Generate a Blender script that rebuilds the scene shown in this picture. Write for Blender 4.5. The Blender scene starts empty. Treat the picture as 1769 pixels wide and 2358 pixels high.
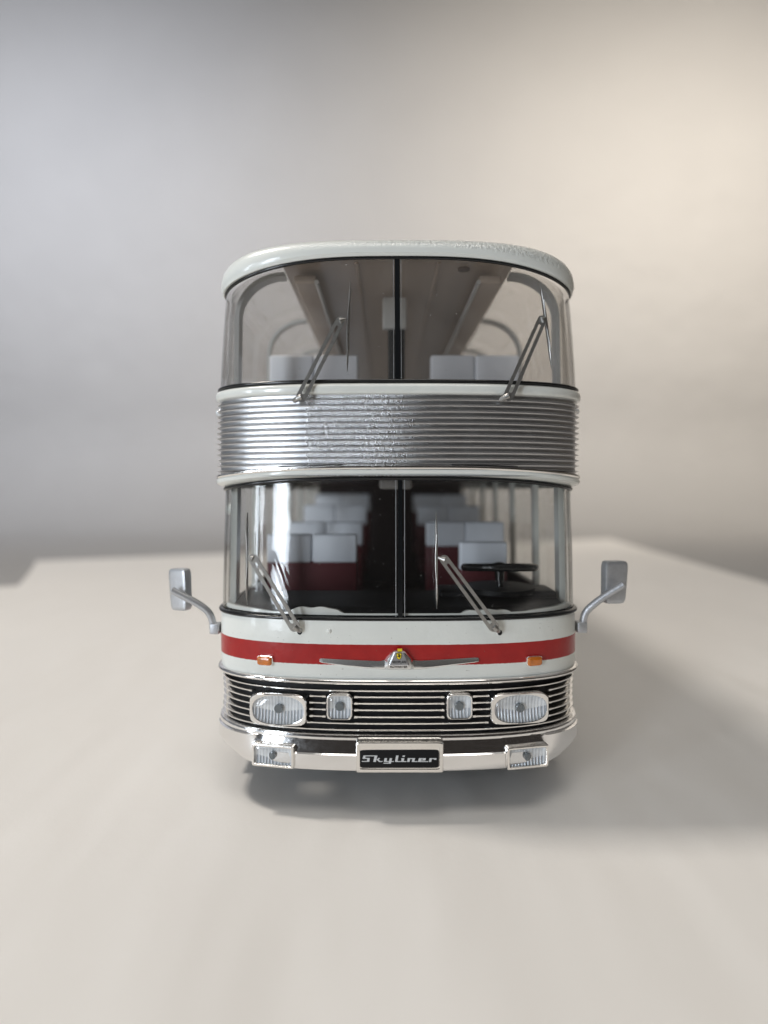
import bpy, bmesh, math, random
from mathutils import Vector, Matrix
random.seed(7)
S = 0.0009                      # one working unit in metres (the model is about 6 cm wide)
F, CX, HY = 1330.0, 884.5, 1130.0
CAMX, CAMD, GZ = -2.7, 100.0, -56.0
sc = bpy.context.scene
COL = sc.collection
V = Vector
BUS0 = V((0, 150, GZ))

def at(px, py, Y):
    d = CAMD + Y
    return ((px - CX) * d / F + CAMX, (HY - py) * d / F)

# ---------------------------------------------------------------- materials
def new_mat(name):
    m = bpy.data.materials.new(name); m.use_nodes = True
    nt = m.node_tree
    return m, nt, nt.nodes['Principled BSDF']

def coords(nt, base=BUS0):
    """object coordinates in working units, measured from the working origin"""
    tc = nt.nodes.new('ShaderNodeTexCoord')
    mp = nt.nodes.new('ShaderNodeMapping'); mp.vector_type = 'POINT'
    mp.inputs['Scale'].default_value = (1 / S,) * 3
    mp.inputs['Location'].default_value = tuple(base)
    nt.links.new(tc.outputs['Object'], mp.inputs['Vector'])
    return mp.outputs['Vector']

def noise(nt, vec, scale, detail=3, rough=0.5, stretch=None):
    if stretch:
        mp = nt.nodes.new('ShaderNodeMapping'); mp.inputs['Scale'].default_value = stretch
        nt.links.new(vec, mp.inputs['Vector']); vec = mp.outputs['Vector']
    n = nt.nodes.new('ShaderNodeTexNoise'); n.inputs['Scale'].default_value = scale
    n.inputs['Detail'].default_value = detail; n.inputs['Roughness'].default_value = rough
    nt.links.new(vec, n.inputs['Vector'])
    return n.outputs['Fac']

def mapr(nt, val, a, b, c=0.0, d=1.0, smooth=False):
    n = nt.nodes.new('ShaderNodeMapRange'); n.clamp = True
    if smooth: n.interpolation_type = 'SMOOTHSTEP'
    nt.links.new(val, n.inputs['Value'])
    for k, x in zip(('From Min', 'From Max', 'To Min', 'To Max'), (a, b, c, d)): n.inputs[k].default_value = x
    return n.outputs['Result']

def mth(nt, op, a, b=None):
    n = nt.nodes.new('ShaderNodeMath'); n.operation = op
    for i, x in enumerate((a, b)):
        if x is None: continue
        if isinstance(x, (int, float)): n.inputs[i].default_value = x
        else: nt.links.new(x, n.inputs[i])
    return n.outputs[0]

def mixc(nt, fac, a, b):
    n = nt.nodes.new('ShaderNodeMix'); n.data_type = 'RGBA'
    if isinstance(fac, (int, float)): n.inputs[0].default_value = fac
    else: nt.links.new(fac, n.inputs[0])
    for i, x in ((6, a), (7, b)):
        if isinstance(x, tuple): n.inputs[i].default_value = (*x, 1)
        else: nt.links.new(x, n.inputs[i])
    return n.outputs[2]

def bump(nt, h, strength, dist, normal=None):
    b = nt.nodes.new('ShaderNodeBump')
    if isinstance(strength, (int, float)): b.inputs['Strength'].default_value = strength
    else: nt.links.new(strength, b.inputs['Strength'])
    b.inputs['Distance'].default_value = dist * S
    nt.links.new(h, b.inputs['Height'])
    if normal: nt.links.new(normal, b.inputs['Normal'])
    return b.outputs['Normal']

def sep(nt, vec):
    s = nt.nodes.new('ShaderNodeSeparateXYZ'); nt.links.new(vec, s.inputs[0]); return s.outputs

def simple(name, col, rough=0.5, metal=0.0, coat=0.0, bs=0.0, bscale=2.0, bdist=0.05, var=0.0, vscale=0.3, spec=0.5, rvar=0.0):
    m, nt, p = new_mat(name)
    p.inputs['Base Color'].default_value = (*col, 1)
    p.inputs['Roughness'].default_value = rough
    p.inputs['Metallic'].default_value = metal
    p.inputs['Coat Weight'].default_value = coat
    p.inputs['Coat Roughness'].default_value = 0.06
    p.inputs['Specular IOR Level'].default_value = spec
    vec = coords(nt)
    if bs: nt.links.new(bump(nt, noise(nt, vec, bscale, 4), bs, bdist), p.inputs['Normal'])
    if var:
        f = noise(nt, vec, vscale, 4)
        nt.links.new(mixc(nt, mapr(nt, f, .3, .7), tuple(c * (1 - var) for c in col), col), p.inputs['Base Color'])
    if rvar:
        nt.links.new(mapr(nt, noise(nt, vec, 1.3, 4, .6), .3, .75, rough, rough + rvar), p.inputs['Roughness'])
    return m

WHITE = (0.70, 0.71, 0.67)
M = {}
M['white'] = simple('cream_paint', WHITE, .25, coat=.6, bs=.12, bscale=.35, bdist=.5, var=.05)
M['black'] = simple('gloss_black', (.006, .007, .008), .2, coat=0, bs=.2, bscale=1.5, bdist=.05)
M['matblack'] = simple('matt_black', (.009, .009, .010), .5, bs=.3, bscale=2, spec=.2)
M['bumper'] = simple('bumper_chrome', (.85, .845, .84), .09, 1.0, bs=.2, bscale=.8, bdist=.06, rvar=.07)
M['chrome'] = simple('chrome', (.85, .84, .825), .055, 1.0, bs=.15, bscale=1.2, bdist=.05, rvar=.10)
M['chrome_worn'] = simple('worn_chrome', (.86, .84, .81), .08, 1.0, bs=.3, bscale=2.5, bdist=.05, rvar=.2)
M['satin'] = simple('satin_chrome', (.62, .63, .65), .36, 1.0, bs=.1)
M['wing'] = simple('wing_metal', (.86, .86, .85), .27, 1.0, bs=.1)
M['silver'] = simple('silver_paint', (.52, .53, .55), .42, .75, bs=.6, bscale=3.5, bdist=.08, var=.12, vscale=.8)
M['wiper'] = simple('etched_steel', (.43, .42, .40), .36, .9, bs=.5, bscale=5, bdist=.05, var=.25, vscale=2)
M['orange'] = simple('amber_plastic', (.62, .17, .012), .2, coat=.8, bs=.3, bscale=1.6, bdist=.1, var=.3, vscale=.8)
M['seat'] = simple('maroon_plastic', (.10, .008, .014), .5, bs=.2, bscale=1)
M['cover'] = simple('white_cover_plastic', (.80, .83, .89), .45, bs=.2, bscale=.6)
M['channel'] = simple('brown_channel', (.15, .11, .085), .5)
M['seatback'] = simple('grey_plastic', (.25, .24, .23), .5)
M['ceiling'] = simple('pale_taupe_plastic', (.52, .44, .375), .4, coat=.3, bs=.3, bscale=.3, bdist=.4)
M['trim_in'] = simple('pale_grey_plastic', (.58, .59, .58), .4, coat=.3)
M['lowdark'] = simple('dark_brown_plastic', (.02, .008, .009), .5)
M['bulb'] = simple('dark_bulb_plastic', (.10, .12, .13), .15, coat=.8)
M['tyre'] = simple('rubber', (.02, .02, .02), .7)
M['ink'] = simple('black_ink', (.01, .01, .012), .3)
M['yellow'] = simple('yellow_enamel', (.80, .62, .02), .3, coat=.5)
M['letter'] = simple('pale_lettering', (.62, .64, .66), .35, .3)
M['knob'] = simple('clear_marker_plastic', (.62, .66, .68), .12, coat=1)

# painted front panel: cream with a red stripe whose lower edge is a little ragged
m, nt, p = new_mat('striped_paint'); vec = coords(nt); x, y, z = sep(nt, vec)
jit = mth(nt, 'MULTIPLY', mth(nt, 'SUBTRACT', noise(nt, vec, 3.2, 5, .7), .5), .32)
jit2 = mth(nt, 'MULTIPLY', mth(nt, 'SUBTRACT', noise(nt, vec, .9, 3, .6), .5), .10)
lo = mapr(nt, mth(nt, 'ADD', z, jit), -30.36, -30.28)
hi = mapr(nt, mth(nt, 'ADD', z, jit2), -26.72, -26.80)
red = mixc(nt, mapr(nt, noise(nt, vec, .4, 4), .3, .7), (.30, .007, .008), (.36, .010, .009))
specks = mapr(nt, noise(nt, vec, 2.6, 1, .5), .765, .785)
base = mixc(nt, mth(nt, 'MULTIPLY', lo, hi), WHITE, red)
base = mixc(nt, mth(nt, 'MULTIPLY', specks, .75), base, (.12, .08, .06))
nt.links.new(base, p.inputs['Base Color'])
p.inputs['Roughness'].default_value = .28; p.inputs['Specular IOR Level'].default_value = .3; p.inputs['Coat Weight'].default_value = .22; p.inputs['Coat Roughness'].default_value = .05
nt.links.new(bump(nt, noise(nt, vec, .28, 3), .25, .6), p.inputs['Normal'])
M['panel'] = m

# roof paint: lumpy on the upper edge, mostly right of centre
m, nt, p = new_mat('lumpy_roof_paint'); vec = coords(nt); x, y, z = sep(nt, vec)
p.inputs['Base Color'].default_value = (*WHITE, 1); p.inputs['Roughness'].default_value = .3; p.inputs['Coat Weight'].default_value = .4
zone = mth(nt, 'MULTIPLY', mapr(nt, x, -22, 2, .12, 1), mapr(nt, mth(nt, 'ADD', z, mth(nt, 'MULTIPLY', mth(nt, 'MULTIPLY', x, x), .0028)), 43.4, 44.4, .06, 1, True))
lump = noise(nt, vec, 1.5, 5, .65)
nt.links.new(bump(nt, lump, mth(nt, 'MULTIPLY', zone, .8), .8), p.inputs['Normal'])
nt.links.new(mixc(nt, mapr(nt, lump, .62, .75), WHITE, (.66, .69, .64)), p.inputs['Base Color'])
M['roof'] = m

# silver foil on the ribbed band
m, nt, p = new_mat('silver_foil'); vec = coords(nt); x, y, z = sep(nt, vec)
p.inputs['Metallic'].default_value = 1
xj = mth(nt, 'ADD', x, mth(nt, 'MULTIPLY', mth(nt, 'SUBTRACT', noise(nt, vec, .9, 3), .5), 3))
grain = mth(nt, 'MULTIPLY', mapr(nt, xj, -16.6, -16.0), mapr(nt, x, -8, 12, 1, 0))
sm = mth(nt, 'MAXIMUM', grain, .0)
g1 = noise(nt, vec, 2.9, 4, .62)
geo = nt.nodes.new('ShaderNodeNewGeometry'); mv = nt.nodes.new('ShaderNodeMix'); mv.data_type = 'VECTOR'
nt.links.new(sm, mv.inputs[0]); nt.links.new(geo.outputs['Normal'], mv.inputs[4]); nt.links.new(bump(nt, g1, .8, .32), mv.inputs[5])
nt.links.new(mv.outputs[1], p.inputs['Normal'])
streak = noise(nt, vec, .5, 4, .6, (.15, .15, 3.5))
nt.links.new(mixc(nt, mapr(nt, streak, .35, .7), (.50, .50, .51), (.62, .62, .62)), p.inputs['Base Color'])
nt.links.new(mth(nt, 'ADD', mapr(nt, noise(nt, vec, .8, 4), .3, .7, .31, .38), mth(nt, 'MULTIPLY', grain, -.10)), p.inputs['Roughness'])
M['foil'] = m

# fluted lamp reflector: faint prisms above, coarse bright ones in the lower third
m, nt, p = new_mat('fluted_reflector'); vec = coords(nt, V((0, 0, 0))); x, y, z = sep(nt, vec)
w = nt.nodes.new('ShaderNodeTexWave'); w.wave_type = 'BANDS'; w.bands_direction = 'X'
w.inputs['Scale'].default_value = .55; w.inputs['Distortion'].default_value = .35; w.inputs['Detail'].default_value = 0
nt.links.new(vec, w.inputs['Vector'])
low = mapr(nt, mth(nt, 'ADD', z, mth(nt, 'MULTIPLY', mth(nt, 'MULTIPLY', x, x), -.035)), -.42, -.52)
amp = mapr(nt, low, 0, 1, .25, .9)
nt.links.new(bump(nt, w.outputs['Fac'], amp, .28, bump(nt, noise(nt, vec, 1.1, 3), .4, .4)), p.inputs['Normal'])
p.inputs['Metallic'].default_value = .15; p.inputs['Roughness'].default_value = .28
up_c = mixc(nt, w.outputs['Fac'], (.76, .77, .78), (.92, .93, .93))
lo_c = mixc(nt, mapr(nt, w.outputs['Fac'], .3, .7), (.50, .54, .58), (.97, .98, 1.0))
blot = mapr(nt, noise(nt, vec, .55, 3), .35, .65, .84, 1.0)
cc = mixc(nt, low, up_c, lo_c); v_ = nt.nodes.new('ShaderNodeVectorMath'); v_.operation = 'SCALE'
nt.links.new(cc, v_.inputs[0]); nt.links.new(blot, v_.inputs['Scale']); nt.links.new(v_.outputs[0], p.inputs['Base Color'])
M['flute'] = m

def glass(name, tint, edge, refl=1.0, dirt=0.02, wav=.05):
    m = bpy.data.materials.new(name); m.use_nodes = True; nt = m.node_tree; nt.nodes.clear()
    out = nt.nodes.new('ShaderNodeOutputMaterial')
    tr = nt.nodes.new('ShaderNodeBsdfTransparent'); gl = nt.nodes.new('ShaderNodeBsdfGlossy')
    gl.inputs['Roughness'].default_value = .05
    lw = nt.nodes.new('ShaderNodeLayerWeight'); lw.inputs['Blend'].default_value = .35
    vec = coords(nt)
    nrm = bump(nt, noise(nt, vec, .16, 2), wav, 1.2)
    nt.links.new(nrm, gl.inputs['Normal'])
    nt.links.new(mixc(nt, mapr(nt, lw.outputs['Facing'], .25, 1.0), tint, edge), tr.inputs['Color'])
    lf = nt.nodes.new('ShaderNodeLayerWeight'); lf.inputs['Blend'].default_value = .5
    f = mth(nt, 'MULTIPLY', mth(nt, 'ADD', mth(nt, 'MULTIPLY', mth(nt, 'POWER', lf.outputs['Facing'], 5), .94), .045), refl)
    mx = nt.nodes.new('ShaderNodeMixShader'); nt.links.new(f, mx.inputs[0])
    nt.links.new(tr.outputs[0], mx.inputs[1]); nt.links.new(gl.outputs[0], mx.inputs[2])
    df = nt.nodes.new('ShaderNodeBsdfDiffuse'); df.inputs['Color'].default_value = (.75, .75, .72, 1)
    sp = mapr(nt, noise(nt, vec, 1.9, 2, .6), .74, .77, dirt, .55)
    mx2 = nt.nodes.new('ShaderNodeMixShader'); nt.links.new(sp, mx2.inputs[0])
    nt.links.new(mx.outputs[0], mx2.inputs[1]); nt.links.new(df.outputs[0], mx2.inputs[2])
    nt.links.new(mx2.outputs[0], out.inputs['Surface'])
    return m
M['glass'] = glass('clear_plastic_glazing', (.965, .965, .96), (.60, .61, .60), 1.1, .003)
M['glass_up'] = glass('smoky_plastic_glazing', (.93, .915, .90), (.60, .60, .59), 1.3, .02)
M['sideglass'] = glass('side_glazing', (.93, .93, .92), (.75, .75, .74), .7, .002, .05)
M['lens'] = glass('lamp_cover', (.95, .96, .97), (.7, .72, .74), 1.4, .0)

# ---------------------------------------------------------------- mesh helpers
def empty(name, loc, parent=None):
    o = bpy.data.objects.new(name, None); COL.objects.link(o)
    o.empty_display_size = .01
    pb = parent['_b'] if parent else (0, 0, 0)
    o['_b'] = tuple(loc)
    o.location = (V(loc) - V(pb)) * S
    if parent: o.parent = parent
    return o

def build(name, verts, faces, mat, parent=None, smooth=True, ang=38, base=None, weld=False):
    """mesh object; verts in working units of the whole scene; origin = parent's base (or `base`)"""
    pb = V(parent['_b']) if parent else V((0, 0, 0))
    b = V(base) if base is not None else (pb if parent else V((0, 0, 0)))
    me = bpy.data.meshes.new(name)
    me.from_pydata([tuple((V(v) - b) * S) for v in verts], [], faces)
    bm = bmesh.new(); bm.from_mesh(me)
    if weld: bmesh.ops.remove_doubles(bm, verts=bm.verts, dist=.002 * S)
    bmesh.ops.recalc_face_normals(bm, faces=bm.faces); bm.to_mesh(me); bm.free()
    if smooth:
        for pl in me.polygons: pl.use_smooth = True
        me.set_sharp_from_angle(angle=math.radians(ang))
    me.materials.append(mat)
    o = bpy.data.objects.new(name, me); COL.objects.link(o)
    o.location = (b - pb) * S
    o['_b'] = tuple(b)
    if parent: o.parent = parent
    return o

class MB:
    def __init__(s): s.v = []; s.f = []
    def add(s, verts, faces):
        o = len(s.v); s.v += [tuple(x) for x in verts]; s.f += [tuple(i + o for i in f) for f in faces]; return s
    def loft(s, rings, closed=False, cap0=False, cap1=False):
        n = len(rings[0]); fs = []
        vs = [p for r in rings for p in r]
        m = n if closed else n - 1
        for i in range(len(rings) - 1):
            for j in range(m):
                a = i * n + j; b = i * n + (j + 1) % n
                fs.append((a, b, b + n, a + n))
        if cap0: fs.append(tuple(range(n)))
        if cap1: fs.append(tuple(range((len(rings) - 1) * n, len(rings) * n)))
        return s.add(vs, fs)
    def box(s, x0, x1, y0, y1, z0, z1, r=0, xf=None):
        if r <= 0:
            vs = [(x, y, z) for x in (x0, x1) for y in (y0, y1) for z in (z0, z1)]
            fs = [(0, 1, 3, 2), (4, 6, 7, 5), (0, 4, 5, 1), (2, 3, 7, 6), (0, 2, 6, 4), (1, 5, 7, 3)]
        else:
            bm = bmesh.new(); bmesh.ops.create_cube(bm, size=1)
            for v in bm.verts:
                v.co = V(((x0 + x1) / 2 + v.co.x * (x1 - x0), (y0 + y1) / 2 + v.co.y * (y1 - y0), (z0 + z1) / 2 + v.co.z * (z1 - z0)))
            bmesh.ops.bevel(bm, geom=list(bm.edges), offset=r, segments=3, affect='EDGES', profile=.5)
            bm.verts.index_update()
            vs = [v.co.copy() for v in bm.verts]; fs = [tuple(v.index for v in f.verts) for f in bm.faces]; bm.free()
        if xf: vs = [xf(V(v)) for v in vs]
        return s.add(vs, fs)
    def tube(s, pts, r, n=12, caps=True):
        pts = [V(q) for q in pts]; rings = []; up = V((0, 0.05, 1)).normalized(); N = None
        for i, q in enumerate(pts):
            t = (pts[min(i + 1, len(pts) - 1)] - pts[max(i - 1, 0)]).normalized()
            if N is None:
                N = t.cross(up)
                if N.length < .1: N = t.cross(V((1, 0, 0)))
            N = (N - t * N.dot(t)).normalized(); B = t.cross(N)
            rr = r[i] if isinstance(r, (list, tuple)) else r
            rings.append([q + (N * math.cos(a) + B * math.sin(a)) * rr for a in [2 * math.pi * k / n for k in range(n)]])
        return s.loft(rings, True, caps, caps)
    def out(s, name, mat, parent=None, **k): return build(name, s.v, s.f, mat, parent, **k)

NN = 2.7
def yplan(x, W, y0=0., yd=14., n=NN):
    t = min(abs(x) / W, .99999)
    return y0 + yd * (1 - (1 - t ** n) ** (1 / n))
def ring(W, y0, z, drop=0., p=3., yd=14., n=NN, ymax=300., ns=8, K=44, rear=False):
    pts = []
    ys = [ymax + (y0 + yd - ymax) * k / ns for k in range(ns)]
    zz = z - drop
    for y in ys: pts.append((-W, y, zz))
    for k in range(-K, K + 1):
        a = math.pi / 2 * k / K; s_, c = math.sin(a), math.cos(a)
        x = W * math.copysign(abs(s_) ** (2 / n), s_); y = y0 + yd * (1 - abs(c) ** (2 / n))
        pts.append((x, y, z - drop * abs(x / W) ** p))
    for y in reversed(ys): pts.append((W, y, zz))
    return pts
def shell(rows, **k):
    """rows: (W, y0, z, drop[, p])"""
    mb = MB(); mb.loft([ring(r[0], r[1], r[2], *(r[3:5]), **k) for r in rows]); return mb
def onp(px, py, W, y0=0., off=0.):
    Y = 0
    for _ in range(30):
        X, Z = at(px, py, Y); Y = yplan(X, W, y0) - off
    return X, Y, Z
def frame(X, Y, Z, W, y0=0., turn=1.0):
    h = .05; sl = (yplan(X + h, W, y0) - yplan(X - h, W, y0)) / (2 * h) * turn
    t = V((1, sl, 0)).normalized(); n = V((t.y, -t.x, 0)); c = V((X, Y, Z))
    return lambda u, v, w: c + t * u + V((0, 0, v)) + n * w
def sup(a, b, ex, n=40):
    r = []
    for k in range(n):
        t = 2 * math.pi * k / n; c, s_ = math.cos(t), math.sin(t)
        r.append((a * math.copysign(abs(c) ** (2 / ex), c), b * math.copysign(abs(s_) ** (2 / ex), s_)))
    return r
def se_loft(fr, a, b, ex, levels, n=40, cap=True):
    """levels: (inset, height) rings of a superellipse, from outside to inside"""
    mb = MB()
    mb.loft([[fr(u, v, h) for u, v in sup(a - i, b - i, ex, n)] for i, h in levels], True, False, cap)
    return mb
def swept(x0, x1, W, y0, z, prof, m=40):
    """closed profile [(off,dz)] swept along the front plan between two x values"""
    mb = MB(); rings = []
    for k in range(m + 1):
        x = x0 + (x1 - x0) * k / m
        x = max(-W * .9985, min(W * .9985, x))
        h = .02; xa, xb = max(x - h, -W * .9999), min(x + h, W * .9999)
        t = V((xb - xa, yplan(xb, W, y0) - yplan(xa, W, y0), 0)).normalized(); n = V((t.y, -t.x, 0))
        c = V((x, yplan(x, W, y0), z))
        rings.append([c + n * o + V((0, 0, dz)) for o, dz in prof])
    mb.loft(rings, True, True, True); return mb

def text_mesh(body, size, fr, name, mat, parent, h=.05, width=None, shear=0, bold=0):
    cu = bpy.data.curves.new(name, 'FONT'); cu.body = body; cu.size = 1; cu.extrude = .02; cu.offset = bold
    cu.align_x = 'CENTER'; cu.resolution_u = 3; cu.shear = shear
    tmp = bpy.data.objects.new('tmp', cu); COL.objects.link(tmp)
    dg = bpy.context.evaluated_depsgraph_get(); me = bpy.data.meshes.new_from_object(tmp.evaluated_get(dg))
    xs = [v.co.x for v in me.vertices]; ys = [v.co.y for v in me.vertices]
    w = max(xs) - min(xs); hh = max(ys) - min(ys)
    sx = (width / w) if width else size / hh; sy = size / hh
    cx = (max(xs) + min(xs)) / 2; cy = (max(ys) + min(ys)) / 2
    vs = [fr((v.co.x - cx) * sx, (v.co.y - cy) * sy, h + v.co.z) for v in me.vertices]
    fs = [tuple(pl.vertices) for pl in me.polygons]
    bpy.data.objects.remove(tmp); bpy.data.meshes.remove(me); bpy.data.curves.remove(cu)
    return build(name, vs, fs, mat, parent, smooth=False)

# ---------------------------------------------------------------- THE BUS
bus = empty('model_bus', BUS0)
bus['label'] = 'cream and red model double-decker coach with a ribbed silver band between its two windscreens'
bus['category'] = 'model bus'
L = 300.
P1 = 3.0
# --- lower painted panel (front) and sides down to the skirt
pw, py0 = 34.15, .5
o = shell([(pw, py0, -22.4, 0, P1), (pw + .12, py0 - .15, -23.4, 0, P1), (pw + .15, py0 - .2, -27, 0, P1), (pw + .1, py0 - .15, -31, 0, P1),
           (pw + .05, py0, -33.0, 0, P1)]).out('front_panel', M['panel'], bus)
for sx in (-1, 1): MB().box(sx * 33.2, sx * 34.1, 15, L, -49, -32.9).out('side_skirt', M['white'], bus)
# --- gasket lines
def gasket(name, W, y0, z, drop, p, r=.42, half=.42, ymax=300.):
    rows = []
    mb = MB(); K = 10
    rings = []
    for k in range(K + 1):
        a = math.pi * (k / K) - math.pi / 2
        off = math.cos(a) * r; dz = math.sin(a) * half
        rings.append(ring(W + off, y0 - off, z + dz, drop, p, ymax=ymax))
    mb.loft(rings); return mb.out(name, M['black'], bus)
gasket('window_seal', 34.15, .9, -22.45, 0, 3, .55, .42, 14)
gasket('window_seal', 33.75, 1.6, 2.25, 2.0, 3.0, .35, .38, 14)
gasket('window_seal', 34.65, .9, 19.15, .0, 3.0, .35, .36)
gasket('window_seal', 34.25, 4.0, 42.0, 3.7, 3.0, .30, .32, 17)

# --- lower windscreen: two panes that wrap round the corners, split by a black post
def front_glass(zs, mat, name, xs, ymax):
    """zs rows of (W,y0,z,drop,p); xs = centre gap; left and right panes"""
    rings = [ring(*r, ymax=ymax) for r in zs]
    n = len(rings[0]); c = n // 2
    outs = []
    for side in (-1, 1):
        rr = []
        for r in rings:
            q = r[:c] if side < 0 else r[c + 1:]
            e = (xs[0] if side < 0 else xs[1], r[c][1], r[c][2])
            rr.append(q + [e] if side < 0 else [e] + q)
        # outer face, and the inner face of the thick moulded plastic
        inn = [[V((p_[0] * (1 - .9 / 34), p_[1] + .9 * max(0, 1 - (p_[1] - r_[len(r_) // 2][1] * 0) / 60) * .9, p_[2])) for p_ in r_] for r_ in rr]
        outs.append(MB().loft(rr).loft(inn).out(name, mat, bus))
    return outs
lowg = [(33.75, 1.6, 2.3, 2.0, 3.0), (33.8, 1.5, -2, 1.4, 3), (33.95, 1.35, -8, .8, 3), (34.05, 1.2, -15, .3, 3), (34.12, 1.0, -22.4, 0, 3)]
g = front_glass(lowg, M['glass'], 'lower_windscreen', (-.25, .55), 14)
upg = [(34.6, 1.0, 19.3, 0, 3), (34.55, 1.5, 24, .2, 3), (34.45, 2.4, 31, 1.2, 3), (34.35, 3.4, 38, 2.8, 3), (34.25, 4.0, 42.1, 3.7, 3)]
front_glass(upg, M['glass_up'], 'upper_windscreen', (-.75, .1), 17)
def post(x, z0, z1, ya, yb, w, name='windscreen_post'):
    MB().loft([[(x - w, ya + .35, z0), (x - w, ya - .2, z0), (x, ya - .2, z0), (x + w, ya - .2, z0), (x + w, ya + .35, z0)],
               [(x - w, yb + .35, z1), (x - w, yb - .2, z1), (x, yb - .2, z1), (x + w, yb - .2, z1), (x + w, yb + .35, z1)]],
              True, True, True).out(name, M['black'], bus, smooth=False)
post(.15, -22.3, 2.1, 1.0, 1.6, .40)
post(-.33, 19.2, 41.8, 1.0, 4.0, .46)
# clear bright edges of the panes beside the post
for x, z0, z1, ya, yb, w_ in ((-.62, -22, 1.9, 1.0, 1.6, .05), (.92, -22, 1.9, 1.0, 1.6, .05), (-1.0, 19.6, 41.6, 1.0, 4.0, .04), (.34, 19.6, 41.6, 1.0, 4.0, .04)):
    MB().loft([[(x - w_, ya + .2, z0), (x - w_, ya - .1, z0), (x + w_, ya - .1, z0), (x + w_, ya + .2, z0)],
               [(x - w_, yb + .2, z1), (x - w_, yb - .1, z1), (x + w_, yb - .1, z1), (x + w_, yb + .2, z1)]], True, True, True).out('pane_edge', M['silver'], bus, smooth=False)

# --- lip under the ribbed band
o = shell([(33.6, 1.8, 2.55, 2.0, 3), (34.6, .7, 2.6, 1.7, 3), (35.07, .12, 3.0, 1.7, 3), (35.12, -.03, 3.45, 1.7, 3), (34.95, .06, 3.75, 1.6, 3)]).out('band_lip', M['white'], bus)
o = shell([(34.97, .03, 3.74, 1.6, 3), (35.07, -.16, 4.0, 1.55, 3), (35.03, -.15, 4.25, 1.5, 3), (34.2, .6, 4.52, 1.4, 3)]).out('lip_trim', M['chrome_worn'], bus)
# --- ribbed silver band
rows = []
zt, zb = 16.9, 2.5
nr = 14; pitch = (zt - zb) / nr
def bz(k, f): return zt - (k + f) * pitch
for k in range(nr):
    edge_drop = (lambda z: 0)
    for f, off in ((0, .0), (.08, -.05), (.40, -.08), (.70, -.03), (.76, .04), (.83, .36), (.885, .46), (.94, .36)):
        z = bz(k, f)
        rows.append((34.42 + off, .42 - off, z, edge_drop(z), 4))
rows.append((34.42, .42, zb, edge_drop(zb), 4))
shell(rows).out('ribbed_band', M['foil'], bus, ang=35)
for pa, pb in ((640, 790), (1040, 1192)):
    xa = onp(pa, 1076, 34.7, .1)[0]; xb = onp(pb, 1076, 34.7, .1)[0]
    mb = MB(); n = 20; a = []; b = []
    for k in range(n + 1):
        x = xa + (xb - xa) * k / n; y = yplan(x, 34.9, .0); zz = 4.42 - 1.45 * abs(x / 34.9) ** 3
        a.append((x, y - .12, zz)); b.append((x, y - .1, zz + .17))
    mb.loft([a, b]); mb.out('band_gap', M['matblack'], bus)
# --- cream belt strip above the band
rows = [(34.4, .5, 16.75, 0, 3)]
for k in range(9):
    a = -math.pi / 2 + math.pi * k / 8
    rows.append((34.75 + .42 * math.cos(a), .18 - .42 * math.cos(a) , 17.7 + .85 * math.sin(a), 0, 3))
rows += [(34.6, .6, 18.75, 0, 3)]
shell(rows).out('belt_strip', M['white'], bus)
# --- roof brow and roof
rows = [(34.2, 4.2, 42.2, 3.7, 3), (34.75, 3.5, 42.15, 3.6, 3), (35.0, 3.1, 42.6, 3.2, 3), (34.95, 3.1, 43.4, 3.0, 3), (34.75, 3.3, 44.2, 2.6, 3.7), (34.2, 3.9, 44.95, 2.2, 4.4),
        (33.0, 5.0, 45.6, 1.6, 4.8), (30.5, 7.5, 46.0, 1.1, 4.5), (27, 11, 46.1, .7, 4), (22.9, 14.6, 46.15, .55, 4)]
mb = MB(); mb.loft([ring(W, y0, z, d, p, yd=min(14, 17.5 - y0), ymax=18., K=64) for W, y0, z, d, p in rows])
mb.out('roof_brow', M['roof'], bus)
mb = MB(); mb.loft([[(22.9 * t, y, 46.15 - .55 * abs(t) ** 4) for t in [k / 12 for k in range(-12, 13)]] for y in (14.5, 60, 120, 180, 240, L)])
mb.out('roof', M['roof'], bus)
mb = MB()
xs = [k / 10 for k in range(-10, 11)]
mb.loft([[(22.4 * t, y, 44.4 - .7 * abs(t) ** 3) for t in xs] for y in (9, 60, 120, 180, 240, L)])
mb.out('upper_ceiling', M['ceiling'], bus)
MB().tube([(13.2, 15, 44.6), (13.2, 15, 43.9), (13.2, 15, 43.8)], [1.2, 1.2, .9], 20).out('ceiling_vent', M['channel'], bus)
for s_ in (-1, 1):
    mb = MB()
    mb.box(s_ * 18.3 - 2.2, s_ * 18.3 + 2.2, 14, L, 41.0, 42.6, .5)
    mb.out('luggage_rack', M['ceiling'], bus)
    MB().tube([(s_ * 16.0, 14, 41.2), (s_ * 16.0, L, 41.2)], .45, 10).out('rack_rail', M['trim_in'], bus)
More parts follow.
